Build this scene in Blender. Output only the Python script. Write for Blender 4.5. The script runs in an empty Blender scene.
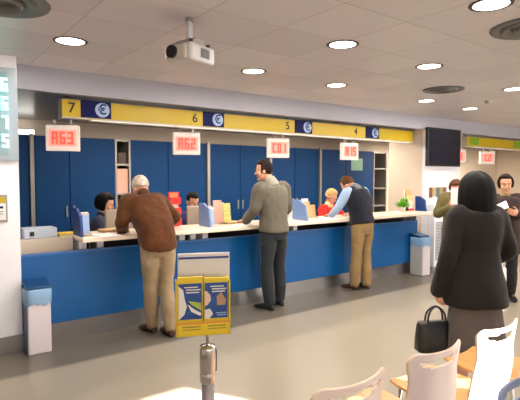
import bpy, bmesh, math, random
from mathutils import Vector as V, Matrix as M, Euler
random.seed(7)
PI = math.pi
sc = bpy.context.scene
COL = sc.collection
# ------------------------------------------------------------------ materials
def lin(c):
    r = []
    for v in c:
        v /= 255.0
        r.append(v/12.92 if v <= .04045 else ((v+.055)/1.055)**2.4)
    return (*r, 1)
MATS = {}
def mat(name, rgb, rough=.5, metal=0, var=0, vscale=8, bump=0, bscale=60, spec=.5, emit=None, es=1, trans=0, sheen=0):
    if name in MATS: return MATS[name]
    m = bpy.data.materials.new(name); m.use_nodes = True
    nt = m.node_tree; b = nt.nodes['Principled BSDF']
    b.inputs['Base Color'].default_value = lin(rgb)
    b.inputs['Roughness'].default_value = rough
    b.inputs['Metallic'].default_value = metal
    b.inputs['Specular IOR Level'].default_value = spec
    b.inputs['Transmission Weight'].default_value = trans
    if sheen: b.inputs['Sheen Weight'].default_value = sheen
    tc = nt.nodes.new('ShaderNodeTexCoord')
    if var:
        n = nt.nodes.new('ShaderNodeTexNoise'); n.inputs['Scale'].default_value = vscale; n.inputs['Detail'].default_value = 4
        nt.links.new(tc.outputs['Object'], n.inputs['Vector'])
        mx = nt.nodes.new('ShaderNodeMix'); mx.data_type = 'RGBA'
        mx.inputs['A'].default_value = lin([max(0, v*(1-var)) for v in rgb]); mx.inputs['B'].default_value = lin([min(255, v*(1+var)) for v in rgb])
        nt.links.new(n.outputs['Fac'], mx.inputs['Factor']); nt.links.new(mx.outputs['Result'], b.inputs['Base Color'])
    if bump:
        n2 = nt.nodes.new('ShaderNodeTexNoise'); n2.inputs['Scale'].default_value = bscale; n2.inputs['Detail'].default_value = 3
        nt.links.new(tc.outputs['Object'], n2.inputs['Vector'])
        bp = nt.nodes.new('ShaderNodeBump'); bp.inputs['Strength'].default_value = bump; bp.inputs['Distance'].default_value = .01
        nt.links.new(n2.outputs['Fac'], bp.inputs['Height']); nt.links.new(bp.outputs['Normal'], b.inputs['Normal'])
    if emit:
        b.inputs['Emission Color'].default_value = lin(emit); b.inputs['Emission Strength'].default_value = es
    MATS[name] = m
    return m
# ------------------------------------------------------------------ mesh helpers
def ibox(bm, x0, x1, y0, y1, z0, z1, T=None):
    vs = [bm.verts.new(V((x, y, z)) if T is None else T @ V((x, y, z))) for z in (z0, z1) for y in (y0, y1) for x in (x0, x1)]
    for f in ((0,2,3,1),(4,5,7,6),(0,1,5,4),(2,6,7,3),(0,4,6,2),(1,3,7,5)): bm.faces.new([vs[i] for i in f])
def loft(bm, rings, cap=True):
    rs = [[bm.verts.new(p) for p in r] for r in rings]
    n = len(rs[0])
    for a, b in zip(rs, rs[1:]):
        for i in range(n): bm.faces.new((a[i], a[(i+1) % n], b[(i+1) % n], b[i]))
    if cap:
        bm.faces.new(rs[0][::-1]); bm.faces.new(rs[-1])
def ell_ring(c, ax, ay, rx, ry, n=16, e=2.0):
    r = []
    for i in range(n):
        t = 2*PI*i/n; ct, st = math.cos(t), math.sin(t)
        k = (abs(ct)**e + abs(st)**e)**(-1/e)
        r.append(V(c) + V(ax)*(rx*k*ct) + V(ay)*(ry*k*st))
    return r
def catmull(P, n):
    out = []
    for i in range(len(P)-1):
        p0, p1, p2, p3 = P[max(0, i-1)], P[i], P[i+1], P[min(len(P)-1, i+2)]
        for k in range(n):
            t = k/n
            out.append([.5*(2*b+(c-a)*t+(2*a-5*b+4*c-d)*t*t+(3*b-a-3*c+d)*t**3) for a, b, c, d in zip(p0, p1, p2, p3)])
    out.append(list(P[-1])); return out
def tube(bm, pts, rad, n=12, sm=4, flat=1.0, ref=None):
    """round tube through pts, a radius at each, with domed ends"""
    if not isinstance(rad, (list, tuple)): rad = [rad]*len(pts)
    Q = catmull([list(p)+[r] for p, r in zip(pts, rad)], sm) if sm > 1 and len(pts) > 2 else [list(p)+[r] for p, r in zip(pts, rad)]
    C = [V(q[:3]) for q in Q]; R = [max(.0005, q[3]) for q in Q]
    d0 = (C[1]-C[0]).normalized(); d1 = (C[-1]-C[-2]).normalized()
    C = [C[0]-d0*R[0]*.8, C[0]-d0*R[0]*.5]+C+[C[-1]+d1*R[-1]*.5, C[-1]+d1*R[-1]*.8]
    R = [R[0]*.45, R[0]*.85]+R+[R[-1]*.85, R[-1]*.45]
    rings = []; x = None
    for i, c in enumerate(C):
        t = (C[min(i+1, len(C)-1)]-C[max(i-1, 0)]).normalized()
        if x is None:
            a = V(ref) if ref is not None else (V((1, 0, 0)) if abs(t.x) < .9 else V((0, 1, 0)))
            x = (a-t*a.dot(t)).normalized()
        else: x = (x-t*x.dot(t)).normalized()
        y = t.cross(x)
        rings.append(ell_ring(c, x, y, R[i], R[i]*flat, n))
    loft(bm, rings)
def cyl(bm, p0, p1, r0, r1=None, n=20):
    r1 = r0 if r1 is None else r1
    t = (V(p1)-V(p0)).normalized(); a = V((1, 0, 0)) if abs(t.x) < .9 else V((0, 1, 0))
    x = (a-t*a.dot(t)).normalized(); y = t.cross(x)
    loft(bm, [ell_ring(p0, x, y, r0, r0, n), ell_ring(p1, x, y, r1, r1, n)])
def lathe(bm, prof, c=(0, 0, 0), n=28, cap=True):
    loft(bm, [ell_ring(V(c)+V((0, 0, z)), (1, 0, 0), (0, 1, 0), max(r, .0005), max(r, .0005), n) for r, z in prof], cap)
def ellip(bm, c, rx, ry, rz, T=None, nu=18, nv=12):
    rings = []
    for j in range(nv+1):
        ph = -PI/2+PI*(j+.0)/nv; ph = max(-PI/2+.06, min(PI/2-.06, ph))
        rings.append([V(c)+V((rx*math.cos(ph)*math.cos(2*PI*i/nu), ry*math.cos(ph)*math.sin(2*PI*i/nu), rz*math.sin(ph))) for i in range(nu)])
    if T is not None: rings = [[T @ p for p in r] for r in rings]
    loft(bm, rings)
def prism(bm, poly, d0, d1, plane='xz', T=None):
    """extrude a 2D polygon: plane xz goes along y, xy along z, yz along x"""
    def P(a, b, d):
        p = V((a, d, b)) if plane == 'xz' else V((a, b, d)) if plane == 'xy' else V((d, a, b))
        return T @ p if T is not None else p
    loft(bm, [[P(a, b, d0) for a, b in poly], [P(a, b, d1) for a, b in poly]])
BAKE = []
def obj(name, bm, m, parent=None, bevel=0, smooth=False, mods=None, seg=2):
    bmesh.ops.recalc_face_normals(bm, faces=bm.faces)
    me = bpy.data.meshes.new(name); bm.to_mesh(me); bm.free()
    o = bpy.data.objects.new(name, me); COL.objects.link(o)
    for mm in (m if isinstance(m, (list, tuple)) else [m]): me.materials.append(mm)
    if parent: o.parent = parent
    if bevel:
        b = o.modifiers.new('b', 'BEVEL'); b.width = bevel; b.segments = seg; b.limit_method = 'ANGLE'; b.angle_limit = .6
    if mods:
        mods(o)
    if bevel or mods: BAKE.append((o, bool(mods) or smooth))
    if smooth: me.polygons.foreach_set('use_smooth', [True]*len(me.polygons))
    return o
def B(*boxes):
    bm = bmesh.new()
    for b in boxes: ibox(bm, *b)
    return bm
def thing(name, label, cat, loc=(0, 0, 0), rz=0, group=None):
    o = bpy.data.objects.new(name, None); COL.objects.link(o); o.empty_display_size = .1
    o.location = loc; o.rotation_euler = (0, 0, rz)
    return tag(o, label, cat, group)
def tag(o, label, cat, group=None):
    o['label'] = label; o['category'] = cat
    if group: o['group'] = group
    return o
def struct(o):
    o['kind'] = 'structure'; return o
def copy_tree(src, loc, rz, label, parent=None):
    c = src.copy(); COL.objects.link(c)
    if parent is None:
        c.location = loc; c.rotation_euler = (0, 0, rz); c['label'] = label
    else: c.parent = parent
    for ch in list(src.children): copy_tree(ch, None, None, None, c)
    return c
def text_mesh(name, s, size, m, parent, loc, rot, depth=.002):
    cu = bpy.data.curves.new(name, 'FONT'); cu.body = s; cu.size = size; cu.extrude = depth
    cu.align_x = 'CENTER'; cu.align_y = 'CENTER'; cu.offset = size*.012
    o = bpy.data.objects.new(name, cu); COL.objects.link(o)
    dg = bpy.context.evaluated_depsgraph_get()
    me = bpy.data.meshes.new_from_object(o.evaluated_get(dg))
    bpy.data.objects.remove(o)
    o = bpy.data.objects.new(name, me); COL.objects.link(o); me.materials.clear(); me.materials.append(m)
    o.parent = parent; o.location = loc; o.rotation_euler = rot
    return o
SEG = {'0': 'abcdef', '1': 'bc', '2': 'abged', '3': 'abgcd', '4': 'fgbc', '5': 'afgcd', '6': 'afgedc', '7': 'abc', '8': 'abcdefg', '9': 'abcdfg', 'A': 'abcefg', 'C': 'afed'}
def seg_text(bm, s, x, z, h, y0, y1, gap=.62, t=.14):
    """seven-segment characters facing -Y, lower left corner at x, z"""
    w = h*.46; th = h*t
    for k, ch in enumerate(s):
        if ch == ' ': continue
        X = x+k*h*gap
        Q = {'a': (X, X+w, z+h-th, z+h), 'd': (X, X+w, z, z+th), 'g': (X, X+w, z+h/2-th/2, z+h/2+th/2),
             'f': (X, X+th, z+h/2, z+h), 'e': (X, X+th, z, z+h/2), 'b': (X+w-th, X+w, z+h/2, z+h), 'c': (X+w-th, X+w, z, z+h/2)}
        for q in SEG[ch]:
            a = Q[q]; ibox(bm, a[0], a[1], y0, y1, a[2], a[3])
# ------------------------------------------------------------------ palette
m_white = mat('white_panel', (234, 235, 244), .45, var=.02)
m_cream = mat('cream_plaster', (214, 198, 180), .7, var=.02, bump=.05)
m_soffit = mat('soffit_paint', (160, 161, 174), .55, var=.015)
m_blue = mat('blue_laminate', (2, 84, 148), .42, var=.03, vscale=3, spec=.35)
m_bluedk = mat('blue_cabinet', (2, 56, 106), .6, var=.04, vscale=2, spec=.2)
m_bluediv = mat('blue_divider', (16, 56, 120), .4)
m_bluelt = mat('pale_blue_divider', (110, 138, 186), .4)
m_steel = mat('brushed_steel', (150, 150, 152), .35, metal=.85, bump=.05, bscale=200)
m_alu = mat('aluminium_post', (150, 146, 142), .4, metal=.4)
m_chrome = mat('chrome', (214, 214, 218), .2, metal=1)
m_black = mat('black_plastic', (18, 18, 20), .4)
m_dark = mat('dark_cavity', (26, 24, 24), .8)
m_yellow = mat('yellow_sign_face', (188, 160, 8), .45, var=.02)
m_navy = mat('navy_sign_face', (5, 12, 74), .6, spec=.2)
m_ltblue = mat('pale_blue_emblem', (150, 174, 216), .4)
m_signbody = mat('sign_casing', (176, 172, 164), .4)
m_wood = mat('beech_wood', (206, 150, 92), .4, var=.10, vscale=14)
m_edge = mat('pale_ply_edge', (222, 194, 164), .45, var=.08, vscale=14)
m_lam = mat('white_chair_laminate', (234, 218, 214), .35)
m_work = mat('worktop_laminate', (232, 214, 194), .3, var=.02)
m_paper = mat('paper', (232, 230, 226), .7)
m_tan = mat('tan_card', (206, 164, 110), .6, var=.08, vscale=30)
m_pink = mat('pink_paper', (222, 168, 150), .65, var=.1, vscale=30)
m_red = mat('red_card', (206, 36, 24), .5)
m_green = mat('green_leaf', (110, 170, 50), .5, var=.2, vscale=30)
m_skin = mat('skin', (205, 150, 120), .5, var=.04)
m_lip = mat('lips', (168, 92, 84), .5)
m_eyew = mat('eye_white', (226, 222, 216), .3)
m_eyed = mat('eye_dark', (40, 26, 20), .2)
def hairmat(n, c): return mat(n, c, .62, var=.3, vscale=26, bump=.5, bscale=90, spec=.12)
def cloth(n, c, var=.07): return mat(n, c, .85, var=var, vscale=10, bump=.25, bscale=45, spec=.25, sheen=.1)
def glow(n, c, s): return mat(n, c, .5, emit=c, es=s)
m_lamp = glow('lamp_diffuser', (255, 250, 240), 6)
m_cyan = glow('cyan_digits', (190, 255, 250), 1.3)
m_led = glow('red_led_digits', (255, 60, 40), 1.5)
m_ledface = glow('led_window', (240, 150, 140), .35)

# ------------------------------------------------------------------ floor, ceiling (own node trees)
def floor_mat():
    m = bpy.data.materials.new('vinyl_floor'); m.use_nodes = True; nt = m.node_tree; b = nt.nodes['Principled BSDF']
    tc = nt.nodes.new('ShaderNodeTexCoord'); sp = nt.nodes.new('ShaderNodeSeparateXYZ'); nt.links.new(tc.outputs['Object'], sp.inputs[0])
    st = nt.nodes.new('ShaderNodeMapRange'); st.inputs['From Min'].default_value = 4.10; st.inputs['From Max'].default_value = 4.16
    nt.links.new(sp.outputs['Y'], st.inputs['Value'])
    n = nt.nodes.new('ShaderNodeTexNoise'); n.inputs['Scale'].default_value = 1.3; n.inputs['Detail'].default_value = 6
    nt.links.new(tc.outputs['Object'], n.inputs['Vector'])
    n2 = nt.nodes.new('ShaderNodeTexNoise'); n2.inputs['Scale'].default_value = 120; nt.links.new(tc.outputs['Object'], n2.inputs['Vector'])
    def mix(fac, a, c):
        x = nt.nodes.new('ShaderNodeMix'); x.data_type = 'RGBA'
        nt.links.new(fac, x.inputs['Factor'])
        for k, v in (('A', a), ('B', c)):
            if isinstance(v, tuple): x.inputs[k].default_value = v
            else: nt.links.new(v, x.inputs[k])
        return x.outputs['Result']
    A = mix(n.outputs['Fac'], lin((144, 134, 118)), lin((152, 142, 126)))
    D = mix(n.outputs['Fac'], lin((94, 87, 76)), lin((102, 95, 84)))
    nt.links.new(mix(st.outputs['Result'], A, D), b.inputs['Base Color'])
    rr = nt.nodes.new('ShaderNodeMapRange'); rr.inputs['To Min'].default_value = .32; rr.inputs['To Max'].default_value = .32
    nt.links.new(n2.outputs['Fac'], rr.inputs['Value']); nt.links.new(rr.outputs['Result'], b.inputs['Roughness'])
    return m
def ceil_mat(name, c, rough, metal):
    m = bpy.data.materials.new(name); m.use_nodes = True; nt = m.node_tree; b = nt.nodes['Principled BSDF']
    b.inputs['Roughness'].default_value = rough; b.inputs['Metallic'].default_value = metal
    tc = nt.nodes.new('ShaderNodeTexCoord'); sp = nt.nodes.new('ShaderNodeSeparateXYZ'); nt.links.new(tc.outputs['Object'], sp.inputs[0])
    def math_(op, a, v=None, c=None):
        x = nt.nodes.new('ShaderNodeMath'); x.operation = op
        for i, q in enumerate((a, v, c)):
            if q is None: continue
            if isinstance(q, (int, float)): x.inputs[i].default_value = q
            else: nt.links.new(q, x.inputs[i])
        return x.outputs[0]
    ds = []
    for ax, off in (('X', .19), ('Y', .33)):
        u = math_('FRACT', math_('DIVIDE', math_('ADD', sp.outputs[ax], 60+off), .6))
        d = math_('ABSOLUTE', math_('SUBTRACT', u, .5))
        ds.append(math_('GREATER_THAN', d, .494))
    seam = math_('MAXIMUM', ds[0], ds[1])
    wn = nt.nodes.new('ShaderNodeTexWhiteNoise'); wn.noise_dimensions = '2D'
    cb = nt.nodes.new('ShaderNodeCombineXYZ')
    for ax, off in (('X', .19), ('Y', .33)):
        nt.links.new(math_('FLOOR', math_('DIVIDE', math_('ADD', sp.outputs[ax], 60+off), .6)), cb.inputs[ax])
    nt.links.new(cb.outputs[0], wn.inputs['Vector'])
    x = nt.nodes.new('ShaderNodeMix'); x.data_type = 'RGBA'; nt.links.new(wn.outputs['Value'], x.inputs['Factor'])
    x.inputs['A'].default_value = lin([v*.97 for v in c]); x.inputs['B'].default_value = lin([v*1.03 for v in c])
    y = nt.nodes.new('ShaderNodeMix'); y.data_type = 'RGBA'; nt.links.new(seam, y.inputs['Factor'])
    nt.links.new(x.outputs['Result'], y.inputs['A']); y.inputs['B'].default_value = lin([v*.8 for v in c])
    nt.links.new(y.outputs['Result'], b.inputs['Base Color'])
    return m
HC, HZ, OZ = 1.575, 2.635, 2.41      # eye height, hall ceiling, office ceiling
XL, XR, YB, YF = -2.2, 15.0, -1.0, 7.62
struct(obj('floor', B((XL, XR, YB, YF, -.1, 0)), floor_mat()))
struct(obj('ceiling', B((XL, XR, YB, 5.02, HZ, HZ+.1)), ceil_mat('metal_ceiling_tiles', (206, 202, 204), .45, .1)))
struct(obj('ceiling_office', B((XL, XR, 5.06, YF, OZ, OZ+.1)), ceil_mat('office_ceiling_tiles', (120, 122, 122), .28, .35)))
struct(obj('trim_1', B((XL, XR, 5.0, 5.08, OZ-.005, HZ)), m_soffit))
struct(obj('wall_left', B((XL-.1, XL, YB, YF, -.1, HZ+.1)), m_cream))
struct(obj('wall_right', B((XR, XR+.1, YB, YF, -.1, HZ+.1)), m_cream))
struct(obj('wall_office', B((XL, XR, YF, YF+.1, -.1, HZ+.1)), m_cream))
WX0, WX1 = 3.36, 4.20
struct(obj('wall_back', B((XL, WX0, YB-.12, YB, -.1, HZ+.1), (WX1, XR, YB-.12, YB, -.1, HZ+.1), (WX0, WX1, YB-.12, YB, 2.56, HZ+.1), (WX0, WX1, YB-.12, YB, -.1, .3)), m_cream))
wf = struct(obj('window_1', B((WX0, WX1, YB-.08, YB-.04, .3, .35), (WX0-.05, WX0, YB, YB+.02, .25, 2.6), (WX1, WX1+.05, YB, YB+.02, .25, 2.6), (WX0-.05, WX1+.05, YB, YB+.02, 2.56, 2.6)), m_alu))
# left pillar
pl = struct(obj('wall_left_pillar', B((-.55, .855, 4.72, 5.04, 0, HZ)), m_white))
struct(obj('baseboard_left', B((-.56, .865, 4.70, 4.72, 0, .155)), m_steel))
struct(obj('trim_2', B((.60, .612, 4.712, 4.72, .2, 1.05)), m_alu))
# right pillar with the television
struct(obj('wall_right_pillar', B((7.40, 8.46, 5.08, 5.80, 0, OZ)), m_cream))
struct(obj('wall_right_pillar_front', B((7.40, 8.46, 4.98, 5.08, 0, OZ)), m_white))

# ------------------------------------------------------------------ counter
cb = thing('service_counter', 'long blue service counter front above a steel kick plate', 'counter', (0, 0, 0))
CX0, CX1 = .86, 6.82
edges = [CX0, 2.05, 3.55, 5.05, CX1]
for a, b in zip(edges, edges[1:]):
    obj('front_panel', B((a+.002, b-.002, 4.75, 4.79, .19, .85)), m_blue, cb, .004)
obj('kick_plate', B((CX0, CX1-.02, 4.80, 4.83, 0, .19)), m_steel, cb)
obj('top_rail', B((CX0, CX1, 4.752, 4.80, .85, .866)), mat('blue_rail', (60, 104, 170), .35), cb)
obj('carcass', B((CX0+.05, CX1-.05, 4.84, 5.12, .0, .80)), m_bluedk, cb)
wt = thing('counter_worktop', 'long pale laminate worktop the customers lean on, above the blue counter', 'worktop', (0, 0, .955))
obj('slab', B((1.36, 7.10, 4.58, 5.14, 0, .045)), m_work, wt, .008)
bx = []
for x in (1.43, 1.60, 2.52, 2.66, 2.82, 3.98, 4.2, 5.5, 5.75, 6.9): bx.append((x-.035, x+.035, 4.81, 5.08, -.15, 0))
for q in bx: obj('support_block', B(q), m_white, wt, .004)
obj('gap_shade_panel', B((1.42, 7.10, 5.09, 5.12, -.15, 0)), m_dark, wt)  # added dark panel for the shade in the gap under the worktop
for x in (1.54, 2.61, 4.06, 5.62): obj('support_tube', (lambda bm: (cyl(bm, (x, 4.84, -.10), (x, 4.84, 0), .022), bm)[1])(bmesh.new()), m_black, wt)
# clerks' desk tops behind the counter
dk = thing('clerk_desk', 'long beige clerk desk behind the blue counter', 'desk', (0, 0, 0))
obj('desk_top', B((1.0, 7.2, 5.15, 5.42, .75, .78)), m_work, dk, .004)
for x in (1.02, 3.0, 5.0, 7.16): obj('leg', B((x-.02, x+.02, 5.2, 5.38, 0, .75)), m_alu, dk)
lb = thing('desk_screen', 'low beige panel at the left end of the counter', 'panel', (0, 0, 0))
obj('panel', B((.87, 1.355, 4.88, 4.91, .805, .985)), mat('beige_panel', (186, 172, 154), .5), lb, .004)
obj('shelf', B((.87, 1.355, 4.91, 5.14, .955, .985)), m_work, lb, .004)
# grey box, folder
g = thing('grey_printer', 'flat pale grey printer on the beige panel beside the left pillar', 'printer', (1.07, 5.03, .985))
obj('body', B((-.15, .15, -.11, .1, 0, .10)), mat('pale_grey_plastic', (172, 180, 196), .45), g, .012)
obj('paper_slot', B((-.10, -.06, -.118, -.1, .03, .07)), m_black, g)
f = thing('yellow_folder', 'yellow folder lying beside the pale grey printer', 'folder', (1.32, 5.02, .985))
obj('cover', B((-.08, .09, -.10, .1, .022, .03), (-.08, .09, -.10, .1, 0, .006), (-.08, -.074, -.1, .1, 0, .03)), mat('yellow_card', (214, 186, 40), .5), f)
obj('pages', B((-.074, .085, -.095, .095, .006, .022)), m_paper, f)

# dividers standing on the worktop
def divider(x, y, label, m, leaf=True, h=.27, d=.26, rz=0):
    t = thing('counter_divider', label, 'divider', (x, y, 1.0), rz, 'dividers between the service positions')
    bm = bmesh.new(); prism(bm, [(-d*.5, 0), (d*.5, 0), (d*.5, h), (d*.1, h), (-d*.35, h*.75)], -.014, .014, 'yz')
    obj('panel', bm, m, t, .004)
    if leaf:
        obj('leaflet_holder', B((.016, .10, -.10, -.094, .01, .03), (.016, .10, -.02, -.014, .01, .22), (.016, .10, -.10, -.014, .006, .012)), m_chrome, t)
        for k in range(2):
            T = M.Translation((.058, -.045+.02*k, .012)) @ M.Rotation(-.16, 4, 'X')
            bm = bmesh.new(); ibox(bm, -.038, .038, -.005, .005, 0, .19+.03*k, T)
            obj('leaflet', bm, m_paper if k else m_ltblue, t)
    return t
divider(1.385, 4.80, 'dark blue divider with white leaflets at the left end of the worktop', m_bluediv)
divider(2.84, 4.84, 'blue divider with leaflets between white-haired man and grey-jacketed man', m_bluelt)
divider(4.28, 4.80, 'pale blue divider just right of the grey-jacketed man', m_bluelt, False, .27, .3)
divider(7.04, 4.84, 'dark blue tilted divider at the right end of the worktop', m_bluediv, False, .25, .22)

# red leaflet rack behind man 1
r = thing('leaflet_rack', 'red leaflet rack on the counter right of the brown-jacketed man', 'leaflet rack', (2.55, 5.05, 1.0))
obj('back_panel', B((-.07, .07, .02, .03, 0, .40)), m_red, r, .003)
for k in range(3):
    obj('pocket', B((-.07, .07, -.05+.012*k, .02, .02+.12*k, .10+.12*k)), m_red, r, .003)
    T = M.Translation((0, -.01+.012*k, .05+.12*k)) @ M.Rotation(-.12, 4, 'X')
    bm = bmesh.new(); ibox(bm, -.05, .05, -.006, .006, 0, .10, T); obj('leaflet', bm, [mat('orange_card', (230, 96, 40), .5), m_paper, mat('orange_card2', (236, 120, 60), .5)][k], r)
# papers on the worktop
def sheets(name, label, x, y, rz, m, w=.21, d=.29, h=.006, cat='papers', z=1.0):
    o = obj(name, (lambda bm: ([ibox(bm, -w/2+random.uniform(-.012, .012), w/2+random.uniform(-.008, .008), -d/2+random.uniform(-.01, .01), d/2, k*h/3, (k+1)*h/3) for k in range(3)], bm)[1])(bmesh.new()), m)
    o.location = (x, y, z); o.rotation_euler = (0, 0, rz); return tag(o, label, cat)
sheets('paper_stack', 'thick stack of tan papers under the brown-jacketed man\'s left side', 1.78, 4.98, .15, m_tan, .22, .16, .03)
sheets('paper_sheet', 'white sheet flat on the worktop beside the leftmost divider', 1.62, 4.72, .1, m_paper)
sheets('paper_sheet', 'white form beneath the grey-jacketed man\'s left hand', 3.27, 4.72, -.2, m_paper)
sheets('paper_stack', 'tan papers on the worktop left of the grey-jacketed man', 3.30, 5.0, .1, m_tan, .26, .18, .02)
sheets('paper_sheet', 'white form beneath the vest-wearing man\'s left hand', 4.78, 4.74, .2, m_paper)
# card displays
def stand_cards(label, x, y, cards):
    t = thing('card_display', label, 'card display', (x, y, 1.0))
    w = max(abs(c[0]) + c[2]/2 for c in cards)
    obj('tray', B((-w-.01, w+.01, -.05, .07, 0, .012)), m_chrome, t)
    for i, (dx, dy, w_, h_, m_) in enumerate(cards):
        T = M.Translation((dx, dy, .012)) @ M.Rotation(-.14, 4, 'X'); bm = bmesh.new()
        ibox(bm, -w_/2, w_/2, -.003, .003, 0, h_, T); obj('card', bm, m_, t)
    return t
m_ygreen = mat('yellow_green_card', (196, 196, 120), .6, var=.25, vscale=40)
stand_cards('pink and yellow-green cards standing behind the pale blue leaflet divider', 3.18, 5.0, [(-.07, -.02, .12, .28, m_pink), (.07, .0, .11, .24, m_ygreen), (-.02, .03, .14, .25, m_paper)])
stand_cards('tan cards standing right of the pale blue divider without leaflets', 4.62, 4.98, [(-.06, -.02, .12, .22, m_tan), (.05, .0, .13, .17, m_tan), (-.04, .03, .12, .26, m_paper)])
# monitors for clerks
def monitor(x, y, label, rz=0, m=m_paper):
    t = thing('computer_monitor', label, 'monitor', (x, y, .78), rz)
    obj('screen_housing', B((-.17, .17, -.02, .02, .17, .43)), m, t, .01)
    obj('screen', B((-.15, .15, .02, .024, .19, .41)), m_black, t)
    obj('stand', B((-.03, .03, -.012, .012, .012, .19)), m, t)
    obj('base', B((-.10, .10, -.07, .07, 0, .014)), m, t, .004)
    return t
m_mon = mat('grey_beige_plastic', (150, 136, 122), .5)
monitor(1.98, 5.30, 'grey-beige monitor back in front of the curly-haired clerk', .15, m_mon)
monitor(3.02, 5.30, 'grey-beige monitor back in front of the short-haired clerk', -.1, m_mon)
monitor(4.66, 5.30, 'pale monitor back behind the tan standing cards', 0, m_paper)
# right end of worktop
g = thing('potted_plant', 'small bright green potted plant on the worktop near the right pillar', 'plant', (6.72, 4.98, 1.0))
bm = bmesh.new(); lathe(bm, [(.045, 0), (.06, .07), (.064, .075), (.054, .075), (.05, .06)], n=18); obj('pot', bm, m_paper, g, smooth=True)
bm = bmesh.new()
for k in range(80):
    a = random.uniform(0, 2*PI); e = random.uniform(.1, 1.45); L = random.uniform(.10, .19)
    d = V((math.cos(a)*math.cos(e), math.sin(a)*math.cos(e), math.sin(e))); s = V((-math.sin(a), math.cos(a), 0)); c = V((0, 0, .07))
    p = [c+d*.02, c+d*L*.6+s*.034, c+d*L+V((0, 0, -.02)), c+d*L*.6-s*.034]
    q = [v+V((0, 0, .003)) for v in p]; loft(bm, [p, q])
obj('foliage', bm, m_green, g)
b = thing('bottle', 'dark small bottle beside the green potted plant', 'bottle', (6.89, 5.02, 1.0))
bm = bmesh.new(); lathe(bm, [(.028, 0), (.03, .01), (.03, .11), (.012, .15), (.012, .17)], n=16); obj('glass_body', bm, mat('dark_glass', (70, 30, 36), .15), b, smooth=True)
bm = bmesh.new(); lathe(bm, [(.014, .168), (.014, .195)], n=14); obj('cap', bm, m_black, b)
t = thing('brochure_stand', 'white tiered brochure stand with red base beside the right pillar', 'brochure stand', (7.02, 5.08, 1.0))
obj('base', B((-.09, .09, -.06, .05, 0, .03)), m_red, t, .004)
obj('back_panel', B((-.08, .08, .03, .04, .03, .36)), m_paper, t, .003)
for k, mm in enumerate((m_paper, m_ygreen, m_tan)):
    obj('brochure', B((-.07, .07, -.03+.016*k, -.02+.016*k, .03+.1*k, .16+.1*k)), mm, t)
# ------------------------------------------------------------------ tall blue cabinets at the back of the office
CY = 7.18
def cabinet(x0, x1, xm, label, extra=None):
    t = thing('storage_cabinet', label, 'cabinet', ((x0+x1)/2, CY, 0), 0, 'tall blue cabinets along the office wall')
    c = (x0+x1)/2
    obj('carcass', B((x0-c, x1-c, .02, .43, 0, 2.15)), m_bluedk, t)
    for a, b_ in ((x0, xm), (xm, x1)):
        if b_-a < .05: continue
        d = obj('door', B((a-c+.006, b_-c-.006, 0, .02, .05, 2.145)), m_bluedk, t, .003)
        hx = (b_-c-.06) if a == x0 else (a-c+.04)
        obj('handle', B((hx, hx+.02, -.02, 0, 1.0, 1.16)), m_alu, d)
    return t
sx = CY/7.6
def X(v): return v*sx
posts = [1.55, 4.52, 5.96, 7.34]
cabinet(X(.6), X(1.52), X(1.2), 'narrow strip of blue cabinet beside the left pillar')
cabinet(X(1.59), X(2.79), X(2.08), 'tall blue cabinet behind the curly-haired clerk')
cabinet(X(3.05), X(4.48), X(3.72), 'tall blue cabinet behind the short-haired clerk')
cabinet(X(4.56), X(5.92), X(5.23), 'tall blue cabinet left of the grey-jacketed man\'s head')
cabinet(X(6.0), X(7.3), X(6.62), 'tall blue cabinet right of the grey-jacketed man\'s head')
ct = cabinet(X(7.38), X(9.1), X(8.16), 'tall blue cabinet with pale green pane, behind the vest-wearing man')
n = obj('reflection_pane', B((8.33*sx, 8.72*sx, CY-.006, CY-.001, 1.72, 1.98)), mat('pale_green_reflection', (120, 168, 150), .4))  # small pane, its reflection put into the pale green colour
tag(n, 'pale green pane with painted reflection on the blue cabinet above the vest-wearing man', 'notice')
for x, w in zip(posts, ('nearest the left pillar', 'above the short-haired clerk\'s cards', 'behind the grey-jacketed man\'s head', 'left of the pale green pane')):
    o = obj('cabinet_post', B((X(x)-.026, X(x)+.026, CY-.03, CY+.02, 0, 2.17)), m_alu)
    tag(o, 'slim aluminium post between blue cabinets, '+w, 'post', 'aluminium posts between the blue cabinets')
def shelf(x0, x1, label, tall, stuff):
    t = thing('shelf_unit', label, 'shelf', ((x0+x1)/2, CY, 0)); w = (x1-x0)/2
    obj('side_panel', B((-w, -w+.03, 0, .4, 0, tall)), m_alu, t); obj('side_panel', B((w-.03, w, 0, .4, 0, tall)), m_alu, t)
    obj('back_panel', B((-w, w, .38, .4, 0, tall)), m_dark, t)
    for z in (.4, .9, 1.30, 1.75, tall-.03): obj('shelf_board', B((-w+.03, w-.03, .01, .38, z, z+.03)), m_alu, t)
    return t
s1 = shelf(X(2.79), X(3.05), 'narrow grey open shelf between blue cabinets, above the white-haired man', 2.15, 1)
s2 = shelf(X(9.12), X(9.62), 'grey open shelf with dark gaps beside the right pillar', 2.15, 0)
o = obj('paper_pile', B((X(2.83), X(3.01), CY+.03, CY+.25, 1.33, 1.70)), m_pink); tag(o, 'pink and white paper pile on the narrow grey shelf', 'papers')
o = obj('box_file', B((X(2.85), X(2.99), CY+.03, CY+.3, 1.78, 1.95)), mat('dark_brown_card', (70, 52, 44), .6), None, .004); tag(o, 'dark brown box on the narrow grey shelf\'s upper level', 'box')
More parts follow.
